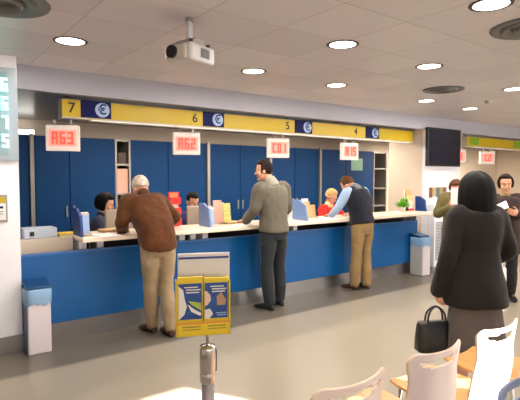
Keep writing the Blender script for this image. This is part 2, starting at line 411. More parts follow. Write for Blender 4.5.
# lamp strip on office ceiling and others
def fluoro(x, y, w, label, k=1):
    t = thing('ceiling_lamp', label, 'ceiling lamp', (x, y, OZ), 0, 'fluorescent lamps on the office ceiling')
    obj('casing', B((-w/2, w/2, -.09, .09, -.03, 0)), m_signbody, t)
    obj('diffuser', B((-w/2+.02, w/2-.02, -.075, .075, -.036, -.03)), m_lamp, t)
    L = bpy.data.lights.new('fluorescent', 'AREA'); L.shape = 'RECTANGLE'; L.size = w; L.size_y = .14; L.energy = FLUO*k; L.color = (1, .86, .70)
    lo = bpy.data.objects.new('fluorescent_light', L); COL.objects.link(lo); lo.parent = t; lo.location = (0, 0, -.045)
FLUO = 24
for x, w in ((2.45, 'nearest the left pillar'), (3.7, 'over the short-haired clerk'), (4.9, 'above the pale blue divider'), (6.5, 'over the clerk in red')):
    fluoro(x, 6.0, 1.2, 'white fluorescent lamp on the office ceiling, '+w)
fluoro(9.6, 6.2, 1.2, 'white fluorescent lamp on the office ceiling beyond the right pillar', 4)
fluoro(12.2, 6.2, 1.2, 'white fluorescent lamp on the office ceiling, farthest right', 4)
wl = thing('lamp_reflection_strip', 'lamp reflection added as a glowing white strip above the blue cabinet beside the left pillar', 'lamp reflection', (X(1.4), 7.56, 2.22))  # glowing strip put in for the reflection of a lamp, no fixture here
obj('tube', B((-.3, .25, -.05, 0, -.03, .03)), m_lamp, wl, .006)
obj('casing', B((-.32, .27, 0, .05, -.035, .035)), m_signbody, wl)

# ------------------------------------------------------------------ overhead yellow sign
def sign(x0, x1, label, parts):
    t = thing('hanging_sign', label, 'sign', (x0, 5.2, 0))
    obj('casing', B((0, x1-x0, .006, .16, 2.185, 2.385)), m_signbody, t)
    obj('yellow_face', B((0, x1-x0, 0, .006, 2.20, 2.38)), m_yellow, t)
    obj('light_strip', B((.3, x1-x0-.1, .0, .10, 2.172, 2.185)), mat('pale_strip', (240, 236, 226), .5), t)
    for k in range(int((x1-x0)/1.5)+1):
        obj('hanger', B((.05+1.5*k, .09+1.5*k, .06, .10, 2.385, OZ-.005)), m_dark, t)
    return t
s = sign(1.36, 7.29, 'long yellow overhead sign numbered 7 to 4 above the blue counter', 1)
FACE = (PI/2, 0, 0)
m_ink = mat('black_ink', (30, 26, 10), .5)
for k, ch in enumerate('7654'):
    nx = (1.455, 2.91, 4.39, 5.80)[k]-1.36
    vx0, vx1 = ((1.545, 1.87), (3.02, 3.33), (4.52, 4.86), (6.03, 6.36))[k]
    vx0 -= 1.36; vx1 -= 1.36
    text_mesh('number', ch, .15, m_ink, s, (nx, -.002, 2.29), FACE)
    p = obj('navy_panel', B((vx0, vx1, -.004, 0, 2.205, 2.385)), m_navy, s)
    bm = bmesh.new(); cyl(bm, (vx1-.095, -.007, 2.295), (vx1-.095, -.004, 2.295), .078, n=28); e = obj('emblem', bm, m_ltblue, p)
    text_mesh('euro_symbol', '€', .15, m_navy, p, (vx1-.095, -.0085, 2.295), FACE, .001)
s = sign(9.05, 14.6, 'yellow and green overhead sign beyond the television pillar', 1)
for a, b_ in ((.12, .45), (1.9, 2.4), (3.6, 4.1)): obj('green_patch', B((a, b_, -.004, 0, 2.22, 2.37)), mat('green_ink', (120, 160, 30), .5), s)

# red queue displays
def display(x, y, txt, label, rz=-.38, w=.33):
    t = thing('hanging_queue_display', label, 'queue display', (x, y, 0), rz, 'red number displays under the overhead sign')
    zc = 1.98
    obj('housing', B((-w/2, w/2, 0, .07, zc-.135, zc+.135)), mat('white_display_case', (226, 214, 208), .45), t, .008)
    fc = obj('number_window', B((-w/2+.03, w/2-.03, -.003, .002, zc-.085, zc+.085)), m_ledface, t)
    h = .13; n_ = len(txt); wd = (n_-1)*h*.58+h*.46
    for q, ch in enumerate(txt):
        bm = bmesh.new(); seg_text(bm, ch, -wd/2+q*h*.58, zc-h/2, h, -.008, -.003, .58, .17); obj('digit', bm, m_led, fc)
    for hx in (-.08, .08): obj('hanger', B((hx-.01, hx+.01, .03, .045, zc+.135, 2.171)), m_alu, t)
    return t
for x, txt, w, rz_ in ((1.37, 'A63', 'reading A63 beneath sign number 7', -.38), (2.82, 'A62', 'reading A62 beneath sign number 6', -.34), (4.27, 'C01', 'reading C01 above the grey-jacketed man', -.22), (5.73, 'A15', 'reading A15 beneath sign number 4', -.12)):
    display(x, 5.24, txt, 'white hanging display with red digits '+w, rz_)
display(9.95, 5.24, 'C2', 'small red and white display under the farther yellow sign', -.5)
display(8.82, 5.24, 'C3', 'red and white display partly behind the television', -.5)

# board with cyan digits on the left pillar
t = thing('wall_sign', 'tall glass number board with pale cyan digits on the left pillar', 'number board', (.48, 4.715, 0))
obj('glass_panel', B((-.5, .372, -.035, 0, 1.72, 2.52)), mat('grey_teal_glass', (150, 164, 176), .2, spec=.6), t, .004)
obj('number_column', B((-.28, .29, -.038, -.034, 1.76, 2.48)), mat('teal_glass', (128, 156, 164), .2), t)
for k, s_ in enumerate(('66', '66', '07', '25')):
    for q, ch in enumerate(s_):
        bm = bmesh.new(); seg_text(bm, ch, .165+.075*q, 2.315-.161*k, .115, -.044, -.038, .62, .17); obj('cyan_digit', bm, m_cyan, t)
t = thing('wall_frame_notice', 'framed white notice with yellow header on the left pillar', 'notice', (.64, 4.72, 0))
obj('frame', B((-.15, .115, -.015, 0, 1.18, 1.42)), m_alu, t, .003)
obj('sheet', B((-.13, .10, -.018, -.014, 1.20, 1.345)), m_paper, t); obj('header', B((-.13, .10, -.018, -.014, 1.35, 1.40)), m_yellow, t)
obj('text_lines', B((.0, .08, -.019, -.017, 1.30, 1.32), (-.1, .08, -.019, -.017, 1.27, 1.275), (-.1, .08, -.019, -.017, 1.25, 1.255)), m_navy, t)

# television, poster, cabinet on the right pillar
t = thing('wall_television', 'large dark flat television high on the right pillar', 'television', (7.80, 4.97, 2.10))
obj('bezel', B((-.51, .51, -.08, -.02, -.335, .335)), m_black, t, .008)
obj('screen', B((-.47, .47, -.083, -.079, -.30, .30)), mat('screen_glass', (22, 26, 42), .12), t)
obj('bracket', B((-.2, .2, -.02, .01, -.15, .15)), m_dark, t)
t = thing('wall_sign_poster', 'wide colourful poster below the television on the right pillar', 'poster', (7.72, 4.98, 1.30))
obj('backing', B((-.28, .28, -.012, 0, -.11, .11)), m_paper, t)
for i, c in enumerate(((120, 70, 60), (170, 160, 110), (90, 100, 110), (150, 140, 80), (120, 90, 100))):
    obj('picture', B((-.27+.108*i, -.27+.108*i+.1, -.016, -.012, -.09+.02*(i % 2), .09)), mat('poster%d' % i, c, .6, var=.3, vscale=30), t)
t = thing('white_cabinet', 'white floor cabinet with grey grille below the colourful poster', 'cabinet', (7.83, 4.97, 0))
obj('body', B((-.41, .42, -.14, 0, 0, 1.10)), m_white, t, .006)
obj('grille', (lambda bm: ([ibox(bm, -.37, .02, -.15, -.14, .12+.026*k, .12+.026*k+.015) for k in range(26)], bm)[1])(bmesh.new()), mat('grey_grille', (140, 148, 160), .5), t)
# small red poster on the far wall
o = obj('wall_sign_card', B((11.9, 12.35, 7.60, 7.615, 1.35, 1.62)), mat('red_orange_poster', (206, 90, 50), .6)); tag(o, 'small red-orange poster on the far wall right of the scarf woman', 'poster')

# ------------------------------------------------------------------ waste bins
def bin_(x, y, rz, label, w=.27, d=.26, h=.60, side=None):
    t = thing('waste_bin', label, 'waste bin', (x, y, 0), rz, 'white waste bins in front of the counter')
    obj('body', B((-w/2, w/2, -d/2, d/2, 0, h)), mat('bin_white', (216, 208, 214), .4), t, .012)
    obj('side_panel', B((-w/2-.004, -w/2, -d/2+.01, d/2-.01, .01, h)), side or mat('bin_blue_grey', (70, 92, 130), .4), t)
    bm = bmesh.new(); n_ = 40
    def rr(k, z):
        r_ = ell_ring((0, 0, z), (1, 0, 0), (0, 1, 0), w*.52+k, d*.52+k, n_, 6.0)
        return r_
    rings = []
    for z, k in ((h-.125, .006), (h-.06, .010), (h+.0, .010), (h+.012, .002), (h+.004, -.02), (h-.1, -.03)):
        r_ = rr(k, z); rings.append([p+V((0, 0, (math.sin(i*1.9)+math.sin(i*.7+1))*.010 if z < h-.1 else 0)) for i, p in enumerate(r_)])
    loft(bm, rings, False); obj('bag', bm, mat('blue_bag_film', (130, 168, 206), .3, bump=.3, bscale=30), t, smooth=True)
    bm = bmesh.new(); ibox(bm, -w/2-.006, w/2+.006, -.11, .11, 0, .02, M.Translation((0, .02, h+.03)) @ M.Rotation(.16, 4, 'X'))
    ibox(bm, -w/2, w/2, -.02, d/2, h-.03, h+.02)
    obj('lid', bm, mat('bin_blue_lid', (24, 70, 116), .4), t, .004)
    return t
bin_(.962, 4.628, .0, 'white waste bin with blue lid beside the left pillar', .195, .18, .57)
bin_(6.70, 4.61, 0, 'white waste bin with blue bag at the right end of the counter', .2, .24, .60, mat('bin_grey', (176, 172, 172), .4))

# ------------------------------------------------------------------ ceiling fittings
def downlight(x, y, label, first=[None]):
    if first[0]: return copy_tree(first[0], (x, y, HZ), 0, label)
    t = thing('ceiling_downlight', label, 'ceiling light', (x, y, HZ), 0, 'round downlights in the hall ceiling')
    bm = bmesh.new(); lathe(bm, [(.105, -.004), (.128, -.004), (.130, -.001), (.130, 0), (.105, 0), (.105, -.004)], cap=False); obj('ring', bm, mat('dark_ring', (64, 60, 60), .4), t)
    bm = bmesh.new(); lathe(bm, [(.105, -.003), (.106, 0)]); obj('diffuser', bm, m_lamp, t)
    L = bpy.data.lights.new('downlight', 'AREA'); L.shape = 'DISK'; L.size = .2; L.energy = DOWN; L.color = (1, .93, .84)
    lo = bpy.data.objects.new('downlight_lamp', L); COL.objects.link(lo); lo.parent = t; lo.location = (0, 0, -.012)
    first[0] = t; return t
DOWN = 20
DL = [(1.10, 3.93, 'downlight in the row along the soffit, above the white-haired man'), (2.87, 3.93, 'downlight in the row along the soffit, just right of the projector'),
      (4.07, 3.95, 'downlight in the row along the soffit, right of the projector\'s neighbour'), (5.90, 4.0, 'downlight in the row along the soffit, behind the small round vent'),
      (7.12, 4.05, 'downlight in the row along the soffit, right of the television'), (2.87, 2.72, 'dark-ringed downlight in the middle row, nearest the projector'),
      (4.09, 2.75, 'downlight in the middle row, in front of the small round vent'), (5.96, 2.84, 'downlight in the middle row, farthest right, near the smoke detector'),
      (2.94, 1.55, 'large dark-ringed downlight at the upper right, nearest of all'), (1.10, 1.55, 'downlight above the waiting chairs, beyond the picture\'s top edge'), (4.1, 1.55, 'downlight above the woman in black, beyond the picture\'s edge')]
for x, y, l in DL: downlight(x, y, l)
def vent(x, y, r, label):
    t = thing('ceiling_vent', label, 'ceiling vent', (x, y, HZ), 0, 'round air diffusers in the ceiling')
    mv = mat('vent_grey', (104, 106, 104), .5)
    for k, q in enumerate((1, .72, .44)):
        bm = bmesh.new(); lathe(bm, [(r*q, -.004), (r*q*.98, -.014-.008*k), (r*q-.05*r, -.016-.01*k), (r*q*.74, -.006), (r*q*.7, 0), (r*q, 0)], cap=False); obj('cone_ring', bm, mv, t, smooth=True)
    bm = bmesh.new(); lathe(bm, [(r*.99, -.003), (r*.99, 0)]); obj('dark_throat', bm, mat('vent_dark', (70, 72, 70), .6), t)
    return t
vent(.52, 3.30, .28, 'round grey air vent at the upper left corner of the ceiling')
vent(3.62, 1.60, .28, 'round grey air vent at the upper right beside the largest downlight')
vent(5.30, 3.36, .24, 'round grey air vent far along the ceiling before the television')
t = thing('smoke_detector_ceiling', 'small white smoke detector on the ceiling at the right', 'smoke detector', (6.61, 3.49, HZ))
bm = bmesh.new(); lathe(bm, [(.05, 0), (.05, -.02), (.035, -.04)]); obj('base', bm, m_signbody, t, smooth=False)
# projector
PRZ = math.radians(22)
t = thing('ceiling_projector', 'grey-white video projector hanging from the hall ceiling', 'projector', (1.58, 2.89, .045), PRZ)
m_proj = mat('projector_shell', (196, 196, 196), .4)
obj('body', B((-.12, .14, -.11, .11, 2.285, 2.40)), m_proj, t, .02, seg=3)
obj('lens_hood', B((-.15, -.12, -.085, .085, 2.29, 2.385)), mat('lens_hood_grey', (186, 180, 168), .4), t, .015)
bm = bmesh.new(); cyl(bm, (-.165, .02, 2.338), (-.145, .02, 2.338), .042, n=24); l = obj('lens', bm, m_black, t)
obj('side_vent', (lambda bm: ([ibox(bm, -.02+.014*k, -.012+.014*k, -.114, -.108, 2.315, 2.375) for k in range(7)], bm)[1])(bmesh.new()), mat('vent_slots', (110, 112, 120), .5), t)
bm = bmesh.new(); prism(bm, [(-.10, 2.402), (.10, 2.402), (.025, 2.445), (-.025, 2.445)], -.08, .08, 'xz'); obj('mount_bracket', bm, m_alu, t, .004)
for dx in (-.09, .09): 
    bm = bmesh.new(); cyl(bm, (dx, -.085, 2.40), (dx, -.085, 2.42), .014, n=12); obj('screw', bm, m_black, t)
obj('mount_pole', B((-.022, .022, -.012, .012, 2.44, 2.57)), mat('pole_pale', (190, 194, 204), .4), t, .003)
bm = bmesh.new(); cyl(bm, (0, 0, 2.565), (0, 0, HZ-.045), .028, n=20); obj('ceiling_plate', bm, m_alu, t)

# ------------------------------------------------------------------ brochure stand on a chrome post
SR = math.radians(-24)
t = thing('barrier_post', 'chrome barrier post carrying the yellow brochure holder', 'barrier post', (.916, 1.55, 0))
bm = bmesh.new(); lathe(bm, [(.16, 0), (.16, .012), (.06, .03), (.03, .045)]); obj('base', bm, m_steel, t, smooth=True)
bm = bmesh.new(); lathe(bm, [(.0245, .03), (.0245, .80)]); obj('tube', bm, m_chrome, t, smooth=True)
bm = bmesh.new(); lathe(bm, [(.026, .795), (.0305, .80), (.0305, .83), (.029, .834), (.029, .842), (.0305, .846), (.0305, .925), (.028, .938), (.0, .94)]); obj('head', bm, m_chrome, t, smooth=True)
obj('tape_slot', B((.022, .034, -.013, .013, .835, .92)), mat('tape_slot_blue', (30, 60, 110), .3), t, .003)
t2 = thing('brochure_holder', 'yellow brochure box on a white back plate, standing on the chrome post', 'brochure holder', (.916, 1.55, .94), SR)
t2.scale = (.97, 1, .955); t2.location = (.916-.02*math.cos(SR), 1.55-.02*math.sin(SR), .96)
bm = bmesh.new(); cyl(bm, (.02, 0, -.02), (.02, 0, .035), .006, n=12); cyl(bm, (.02, 0, .028), (.02, 0, .036), .022, n=16); obj('stem', bm, m_steel, t2)
obj('back_plate', B((-.092, .110, .012, .018, .045, .345)), mat('white_plate', (222, 220, 218), .4), t2, .003)
obj('blue_line', B((-.088, .106, .009, .0125, .322, .330)), mat('blue_ink', (40, 60, 130), .5), t2)
y_ = mat('yellow_box', (228, 200, 40), .45)
obj('box_tray', B((-.100, .100, -.052, -.048, .04, .092), (-.100, .100, -.052, .012, .036, .042), (-.102, -.097, -.052, .012, .036, .245), (.097, .102, -.052, .012, .036, .245)), y_, t2)
for i, x0 in enumerate((-.096, .002)):
    x1 = x0+.093
    br = obj('brochure', B((x0, x1, -.046, -.028, .044, .262-.006*i)), y_, t2)
    obj('cover_picture', B((x0+.003, x1-.003, -.048, -.046, .10, .238)), mat('brochure_blue', (22, 72, 140), .4, var=.25, vscale=30), br)
    bm = bmesh.new()
    for (a, b_, c, d) in ((.024, .075, .222, .226), (.03, .085, .212, .216), (.03, .08, .202, .206)): ibox(bm, x0+a, x0+b_, -.0495, -.0475, c, d)
    obj('headline', bm, m_paper, br)
    bm = bmesh.new()
    if i == 0:
        prism(bm, [(x0+.003, .10), (x0+.024, .12), (x0+.034, .15), (x0+.026, .178), (x0+.020, .215), (x0+.003, .23)], -.0492, -.0478)
        obj('white_figure', bm, m_paper, br)
        bm = bmesh.new(); prism(bm, [(x0+.04, .172), (x0+.086, .162), (x0+.088, .132), (x0+.05, .158)], -.0492, -.0478); obj('green_patch', bm, mat('lime_ink', (170, 190, 70), .5), br)
        bm = bmesh.new(); prism(bm, [(x0+.036, .16), (x0+.06, .14), (x0+.088, .122), (x0+.084, .112), (x0+.05, .13)], -.0493, -.0479); obj('white_patch', bm, m_paper, br)
    else:
        prism(bm, [(x0+.003, .15), (x0+.012, .152), (x0+.026, .17), (x0+.024, .19), (x0+.012, .205), (x0+.003, .208)], -.0492, -.0478); obj('white_figure', bm, mat('pale_pink_ink', (226, 196, 186), .5), br)
        bm = bmesh.new(); prism(bm, [(x0+.003, .10), (x0+.02, .10), (x0+.034, .118), (x0+.022, .138), (x0+.003, .134)], -.0492, -.0478); obj('white_patch', bm, m_paper, br)
        bm = bmesh.new(); prism(bm, [(x0+.05, .15), (x0+.08, .15), (x0+.084, .17), (x0+.066, .2), (x0+.048, .185)], -.0492, -.0478); obj('brown_portrait', bm, mat('tan_ink', (178, 140, 110), .5), br)
        bm = bmesh.new(); ibox(bm, x0+.045, x0+.085, -.0493, -.0479, .118, .122); ibox(bm, x0+.05, x0+.085, -.0493, -.0479, .11, .114); obj('small_text', bm, m_ltblue, br)
obj('footer_text', B((-.08, -.012, -.0535, -.052, .07, .074), (-.08, -.012, -.0535, -.052, .060, .063), (.015, .085, -.0535, -.052, .07, .074), (.015, .085, -.0535, -.052, .060, .063)), mat('olive_ink', (150, 130, 60), .5), t2)
obj('tray_stripe', B((-.10, .10, -.0532, -.052, .082, .09)), mat('orange_ink', (226, 150, 60), .5), t2)

# ------------------------------------------------------------------ waiting chairs
def chair(x, y, rz, label, rear=None):
    front_ = rear or m_edge; rear = rear or m_lam
    t = thing('waiting_chair', label, 'chair', (x, y, 0), rz, 'moulded chairs waiting in a row')
    # backrest: a curved shell with a slot near the top, facing +Y
    def shell(off, mats, name, th, sub_parent):
        bm = bmesh.new(); nu, nv = 36, 44; grid = []
        for j in range(nv+1):
            v = j/nv; row = []
            for i in range(nu+1):
                u = -1+2*i/nu
                hw = .200-.022*math.exp(-((v-.72)/.2)**2)-.004*v
                top = (.865+.013*abs(u)**2.2-.004)
                if abs(u) > .72: top -= ((abs(u)-.72)/.28)**2.4*.036
                z = .455+(top-.455)*v
                yb = -.055-.055*v-.045*math.sin(PI*v)*.3+.05*(u*u)*(.4+.6*v)-.02*v*v
                row.append((u*hw, yb+off, z, u, v))
            grid.append(row)
        def slot(u, v):   # a lens-like handle opening
            c = .882+.02*u*u; half = .041*math.sqrt(max(0, 1-(u/.74)**2))
            return abs(v-c) < half
        front = [[bm.verts.new((p[0], p[1]+th/2, p[2])) for p in r_] for r_ in grid]
        back = [[bm.verts.new((p[0], p[1]-th/2, p[2])) for p in r_] for r_ in grid]
        keep = {}
        for j in range(nv):
            for i in range(nu):
                u = (grid[j][i][3]+grid[j][i+1][3])/2; v = (grid[j][i][4]+grid[j+1][i][4])/2
                keep[(j, i)] = not slot(u, v)
        for (j, i), k in keep.items():
            if not k: continue
            for g_, rev in ((front, 1), (back, 0)):
                q = [g_[j][i], g_[j][i+1], g_[j+1][i+1], g_[j+1][i]]
                f_ = bm.faces.new(q[::-1] if rev else q); f_.material_index = 1 if rev else 0
            for dj, di, a, b_ in ((-1, 0, (j, i), (j, i+1)), (1, 0, (j+1, i+1), (j+1, i)), (0, -1, (j+1, i), (j, i)), (0, 1, (j, i+1), (j+1, i+1))):
                if not keep.get((j+dj, i+di), False):
                    f_ = bm.faces.new((back[a[0]][a[1]], front[a[0]][a[1]], front[b_[0]][b_[1]], back[b_[0]][b_[1]])); f_.material_index = 1
        return obj(name, bm, mats, sub_parent, smooth=False, mods=lambda o: (setattr(o.modifiers.new('s', 'SUBSURF'), 'levels', 1), setattr(o.modifiers[0], 'render_levels', 1)))
    shell(0, [rear, front_], 'backrest', .012, t)
    bm = bmesh.new(); rings = []
    for k in range(13):
        s_ = k/12; y0 = -.03+.45*s_; w_ = .198+.012*math.sin(PI*s_)-(.03*max(0, s_-.85)/.15); z_ = .445-.02*math.sin(PI*s_)-.03*max(0, s_-.75)**2*16*.5
        rings.append([V((w_*a, y0, z_+b_+.016*abs(a)**3)) for a, b_ in ((-1, 0), (-.5, 0), (0, 0), (.5, 0), (1, 0), (1, .014), (.5, .014), (0, .014), (-.5, .014), (-1, .014))])
    loft(bm, rings); obj('seat', bm, m_wood, t, smooth=False)
    for sx_ in (-1, 1):
        for yy, ya in ((.02, -.05), (.36, .40)):
            bm = bmesh.new(); tube(bm, [(sx_*.15, yy, .43), (sx_*.17, ya, .02)], .011, 10); obj('leg', bm, m_chrome, t, smooth=True)
    bm = bmesh.new(); tube(bm, [(-.15, .02, .425), (.15, .02, .425)], .01, 10); tube(bm, [(-.15, .36, .415), (.15, .36, .415)], .01, 10); obj('seat_frame', bm, m_chrome, t, smooth=True)
    return t
c0 = chair(1.265, 1.23, 0, 'white-backed waiting chair at the left end of the row')
for x, l in ((1.785, 'white-backed waiting chair, second from the left, with pinkish shading'), (2.305, 'brightly sunlit white-backed waiting chair beside the black handbag'), (2.83, 'white-backed waiting chair at the right edge of the photo')):
    copy_tree(c0, (x, 1.23, 0), 0, l)
chair(1.70, .66, PI, 'blue-grey waiting chair at the bottom right corner, turned from the counter', mat('blue_grey_shell', (104, 124, 160), .4))

# ------------------------------------------------------------------ people
TEX = bpy.data.textures.new('cloth_folds', 'CLOUDS'); TEX.noise_scale = .11; TEX.noise_depth = 2
def fuse(vox, sm=4, disp=0):
    def f_(o):
        r_ = o.modifiers.new('r', 'REMESH'); r_.mode = 'VOXEL'; r_.voxel_size = vox; r_.use_smooth_shade = True
        if disp:
            d = o.modifiers.new('d', 'DISPLACE'); d.texture = TEX; d.texture_coords = 'LOCAL'; d.strength = disp; d.mid_level = .5
        s_ = o.modifiers.new('s', 'SMOOTH'); s_.factor = .5; s_.iterations = sm
    return f_
def hand(bm, wrist, d, palm_n, thumb, s=1.0, curl=.5):
    d = V(d).normalized(); n_ = (V(palm_n)-d*V(palm_n).dot(d)).normalized(); sd = V(thumb); sd = (sd-d*sd.dot(d)-n_*sd.dot(n_)).normalized()
    w = V(wrist)
    loft(bm, [ell_ring(w+d*(k*.09*s), sd, n_, (.026+.016*math.sin(PI*min(k*.75, 1)))*s, (.021-.005*k)*s, 12, 2.6) for k in (-.15, .1, .35, .6, .85, 1.0)])
    for i, (o_, L) in enumerate(((.030, .072), (.0105, .080), (-.0095, .075), (-.029, .058))):
        p = w+d*(.085*s)+sd*(o_*s); sp = sd*(o_*.35)
        def st(a, l): return (d*math.cos(a)+n_*math.sin(a)+sp*3).normalized()*l*s
        p1 = p+st(curl*.35, L*.42); p2 = p1+st(curl*.95, L*.33); p3 = p2+st(curl*1.5, L*.25)
        tube(bm, [p-d*.012, p, p1, p2, p3], [.0088*s, .0092*s, .0084*s, .0076*s, .0064*s], 8, 2)
    p = w+d*(.022*s)+sd*(.028*s); p1 = p+(d*.6+sd*.8+n_*.25).normalized()*.034*s; p2 = p1+(d*.85+sd*.4+n_*.35).normalized()*.028*s; p3 = p2+(d*.95+sd*.1+n_*.4).normalized()*.022*s
    tube(bm, [p-sd*.012, p, p1, p2, p3], [.013*s, .0125*s, .0105*s, .0095*s, .0075*s], 8, 2)
def person(label, loc, rz, pose, look, group=None):
    t = thing('person', label, 'person', loc, rz, group)
    g = pose.get; s = g('s', 1.0); fat = g('fat', 1.0)
    pel, wai, che, nek, hd = [V(g(k)) for k in ('pelvis', 'waist', 'chest', 'neck', 'head')]
    yaw, pit, rol = g('look', (0, 0, 0))
    sw = g('shoulder', .185)
    tw = g('twist', 0)
    hx = V((1, 0, 0)); shx = V((math.cos(tw), math.sin(tw), 0))
    ptw = [(pel-V((0, 0, .09)), .135, .095, 0), (pel, .165, .115, 0), (wai, .148*fat, .11*fat, .3), ((wai+che)/2, .158*fat, .115*fat, .6), (che, .172, .118, 1), ((che*.35+nek*.65), .160, .10, 1), (nek-(nek-che).normalized()*.03, .10, .075, 1)]
    def torso(bm, grow, hem=None, top=True, flare=0):
        rows = list(ptw)
        if hem is not None:
            rows = [(V((pel.x, pel.y+g('hemy', 0), hem)), .165+flare, .12+flare*.9, 0)]+[r_ for r_ in rows[0 if hem < pel.z-.12 else (1 if hem < pel.z-.02 else 2):]]
            if hem < pel.z-.12: rows[1] = (rows[1][0], .162+flare*.6, .118+flare*.5, 0)
        Q = catmull([[*c, a, b_, w] for c, a, b_, w in rows], 4); rings = []
        for i, q in enumerate(Q):
            c = V(q[:3]); n0 = V(Q[min(i+1, len(Q)-1)][:3])-V(Q[max(i-1, 0)][:3]); up = n0.normalized()
            ax = hx.lerp(shx, max(0, min(1, q[5]))).normalized(); ax = (ax-up*ax.dot(up)).normalized(); ay = up.cross(ax)
            rings.append(ell_ring(c, ax, ay, q[3]*s+grow, q[4]*s+grow, 24, 2.35))
        loft(bm, rings)
    shz = g('shz', -.065); shL = nek+(-shx*sw*s)+V((0, 0, shz)); shR = nek+shx*sw*s+V((0, 0, shz))
    if 'shy' in pose: shL.y += pose['shy']; shR.y += pose['shy']
    arms = {'L': (shL, V(g('elL')), V(g('wrL'))), 'R': (shR, V(g('elR')), V(g('wrR')))}
    legs = {k: (V(g('hip'+k)) if g('hip'+k) else pel+V((-.085 if k == 'L' else .085, 0, -.03)), V(g('kn'+k)), V(g('an'+k))) for k in 'LR'}
    toe = {k: V(g('toe'+k)) if g('toe'+k) else legs[k][2]+V((-.02 if k == 'L' else .02, .17, -.055)) for k in 'LR'}
    def arm(bm, k, grow, end=1.0, cuff=0):
        a, e, w = arms[k]
        pts = [a+(nek-a)*.35, a, a.lerp(e, .5), e, e.lerp(w, .45)]; rad = [.055, .058, .049, .042, .038]
        if end > .45: pts.append(e.lerp(w, end)); rad.append(.029+cuff)
        tube(bm, pts, [r_*s+grow*(1 if i else .6) for i, r_ in enumerate(rad)], 14, 4)
    def leg(bm, k, grow, end=1.0, hemw=0):
        h, kn, an = legs[k]
        q = kn.lerp(an, end)
        tube(bm, [h+V((0, 0, .03)), h.lerp(kn, .35), h.lerp(kn, .8), kn, kn.lerp(q, .4), kn.lerp(q, .75), q], [r_*s+grow+hemw*f_ for r_, f_ in zip((.088, .080, .058, .052, .052, .042, .037), (0, 0, .2, .5, .8, 1, 1))], 16, 4)
    # head frame
    HT = M.Translation(hd) @ M.Rotation(yaw, 4, 'Z') @ M.Rotation(pit, 4, 'X') @ M.Rotation(rol, 4, 'Y') @ M.Scale(g('hs', 1.0), 4)
    bm = bmesh.new(); torso(bm, -.004)
    for k in 'LR': arm(bm, k, 0); leg(bm, k, 0)
    tube(bm, [nek-V((0, 0, .05)), nek.lerp(HT @ V((0, -.015, -.06)), .5), HT @ V((0, -.015, -.05))], [.062, .054, .052], 14, 3)
    for c, rx, ry, rz_ in (((0, -.012, .025), .075, .095, .10), ((0, .018, -.05), .057, .066, .068), ((0, .062, -.098), .026, .024, .020), ((0, .072, .022), .045, .016, .016), ((-.038, .055, -.03), .024, .028, .022), ((.038, .055, -.03), .024, .028, .022), ((-.076, -.008, -.012), .011, .02, .032), ((.076, -.008, -.012), .011, .02, .032)):
        ellip(bm, c, rx, ry, rz_, HT)
    tube(bm, [HT @ V((0, .080, .012)), HT @ V((0, .090, -.012)), HT @ V((0, .099, -.032))], [.007, .009, .012], 8, 2)
    for k, sg in (('L', 1), ('R', -1)):
        a, e, w = arms[k]; d = g('hd'+k); d = V(d) if d else (w-e)
        hand(bm, w, d, g('pn'+k, (0, 0, -1)), g('th'+k, (sg, .2, 0)), g('handscale', 1.0), g('curl'+k, .5))
        h, kn, an = legs[k]; tube(bm, [an+V((0, -.02, -.03)), an.lerp(toe[k], .5)+V((0, 0, -.01)), toe[k]+V((0, -.03, 0))], [.03, .03, .022], 10, 2)
    obj('body', bm, m_skin, t, mods=fuse(.0065, 2))
    # face
    for sx_ in (-1, 1):
        bm = bmesh.new(); ellip(bm, (sx_*.031, .0785, .004), .0105, .006, .0058, HT, 12, 8); e = obj('eye', bm, m_eyew, t, smooth=True)
        bm = bmesh.new(); ellip(bm, (sx_*.031, .0838, .004), .0062, .003, .0058, HT, 10, 6); obj('iris', bm, m_eyed, e, smooth=True)
        bm = bmesh.new(); tube(bm, [HT @ V((sx_*.014, .089, .024)), HT @ V((sx_*.032, .086, .029)), HT @ V((sx_*.048, .072, .024))], [.0025, .003, .002], 8, 2); obj('eyebrow', bm, look['hair'], t, smooth=True)
    bm = bmesh.new(); ellip(bm, (0, .0835, -.066), .022, .006, .0065, HT, 12, 8); obj('mouth', bm, m_lip, t, smooth=True)
    # hair
    H = look.get('hs', {}); bm = bmesh.new(); nu, nv = 36, 26; rings = []
    line = H.get('line', .42); low = H.get('low', -.55); vol = H.get('vol', 0.0); drop = H.get('drop', 0)
    rng = random.Random(len(label))
    for j in range(nv+1):
        ph = -PI/2+.05+(PI-.1)*j/nv; r_ = []
        for i in range(nu):
            th = 2*PI*i/nu; d = V((math.cos(ph)*math.cos(th), math.cos(ph)*math.sin(th), math.sin(ph)))
            face = max(0, min(1, (d.y-.40+.2*max(0, d.z))/.2))*max(0, min(1, (line+.16-d.z)/.18))
            under = max(0, min(1, (low-.3*max(0, -d.y)+.15-d.z)/.2))
            k = 1-max(face*.42, under*(.55 if not drop else .1))
            k *= 1+.018*math.sin(7*th+3*ph)+rng.uniform(-.008, .008)
            p = V((0, -.012, .026))+V((d.x*(.086+vol)*k, d.y*(.106+vol)*k, d.z*(.110+vol*.6)*k))
            if drop and d.z < 0: p.z -= drop*min(1, -d.z*1.6)*(1-face*.0); 
            if drop and d.z < .1 and d.y > .2: p.y *= .55
            r_.append(HT @ p)
        rings.append(r_)
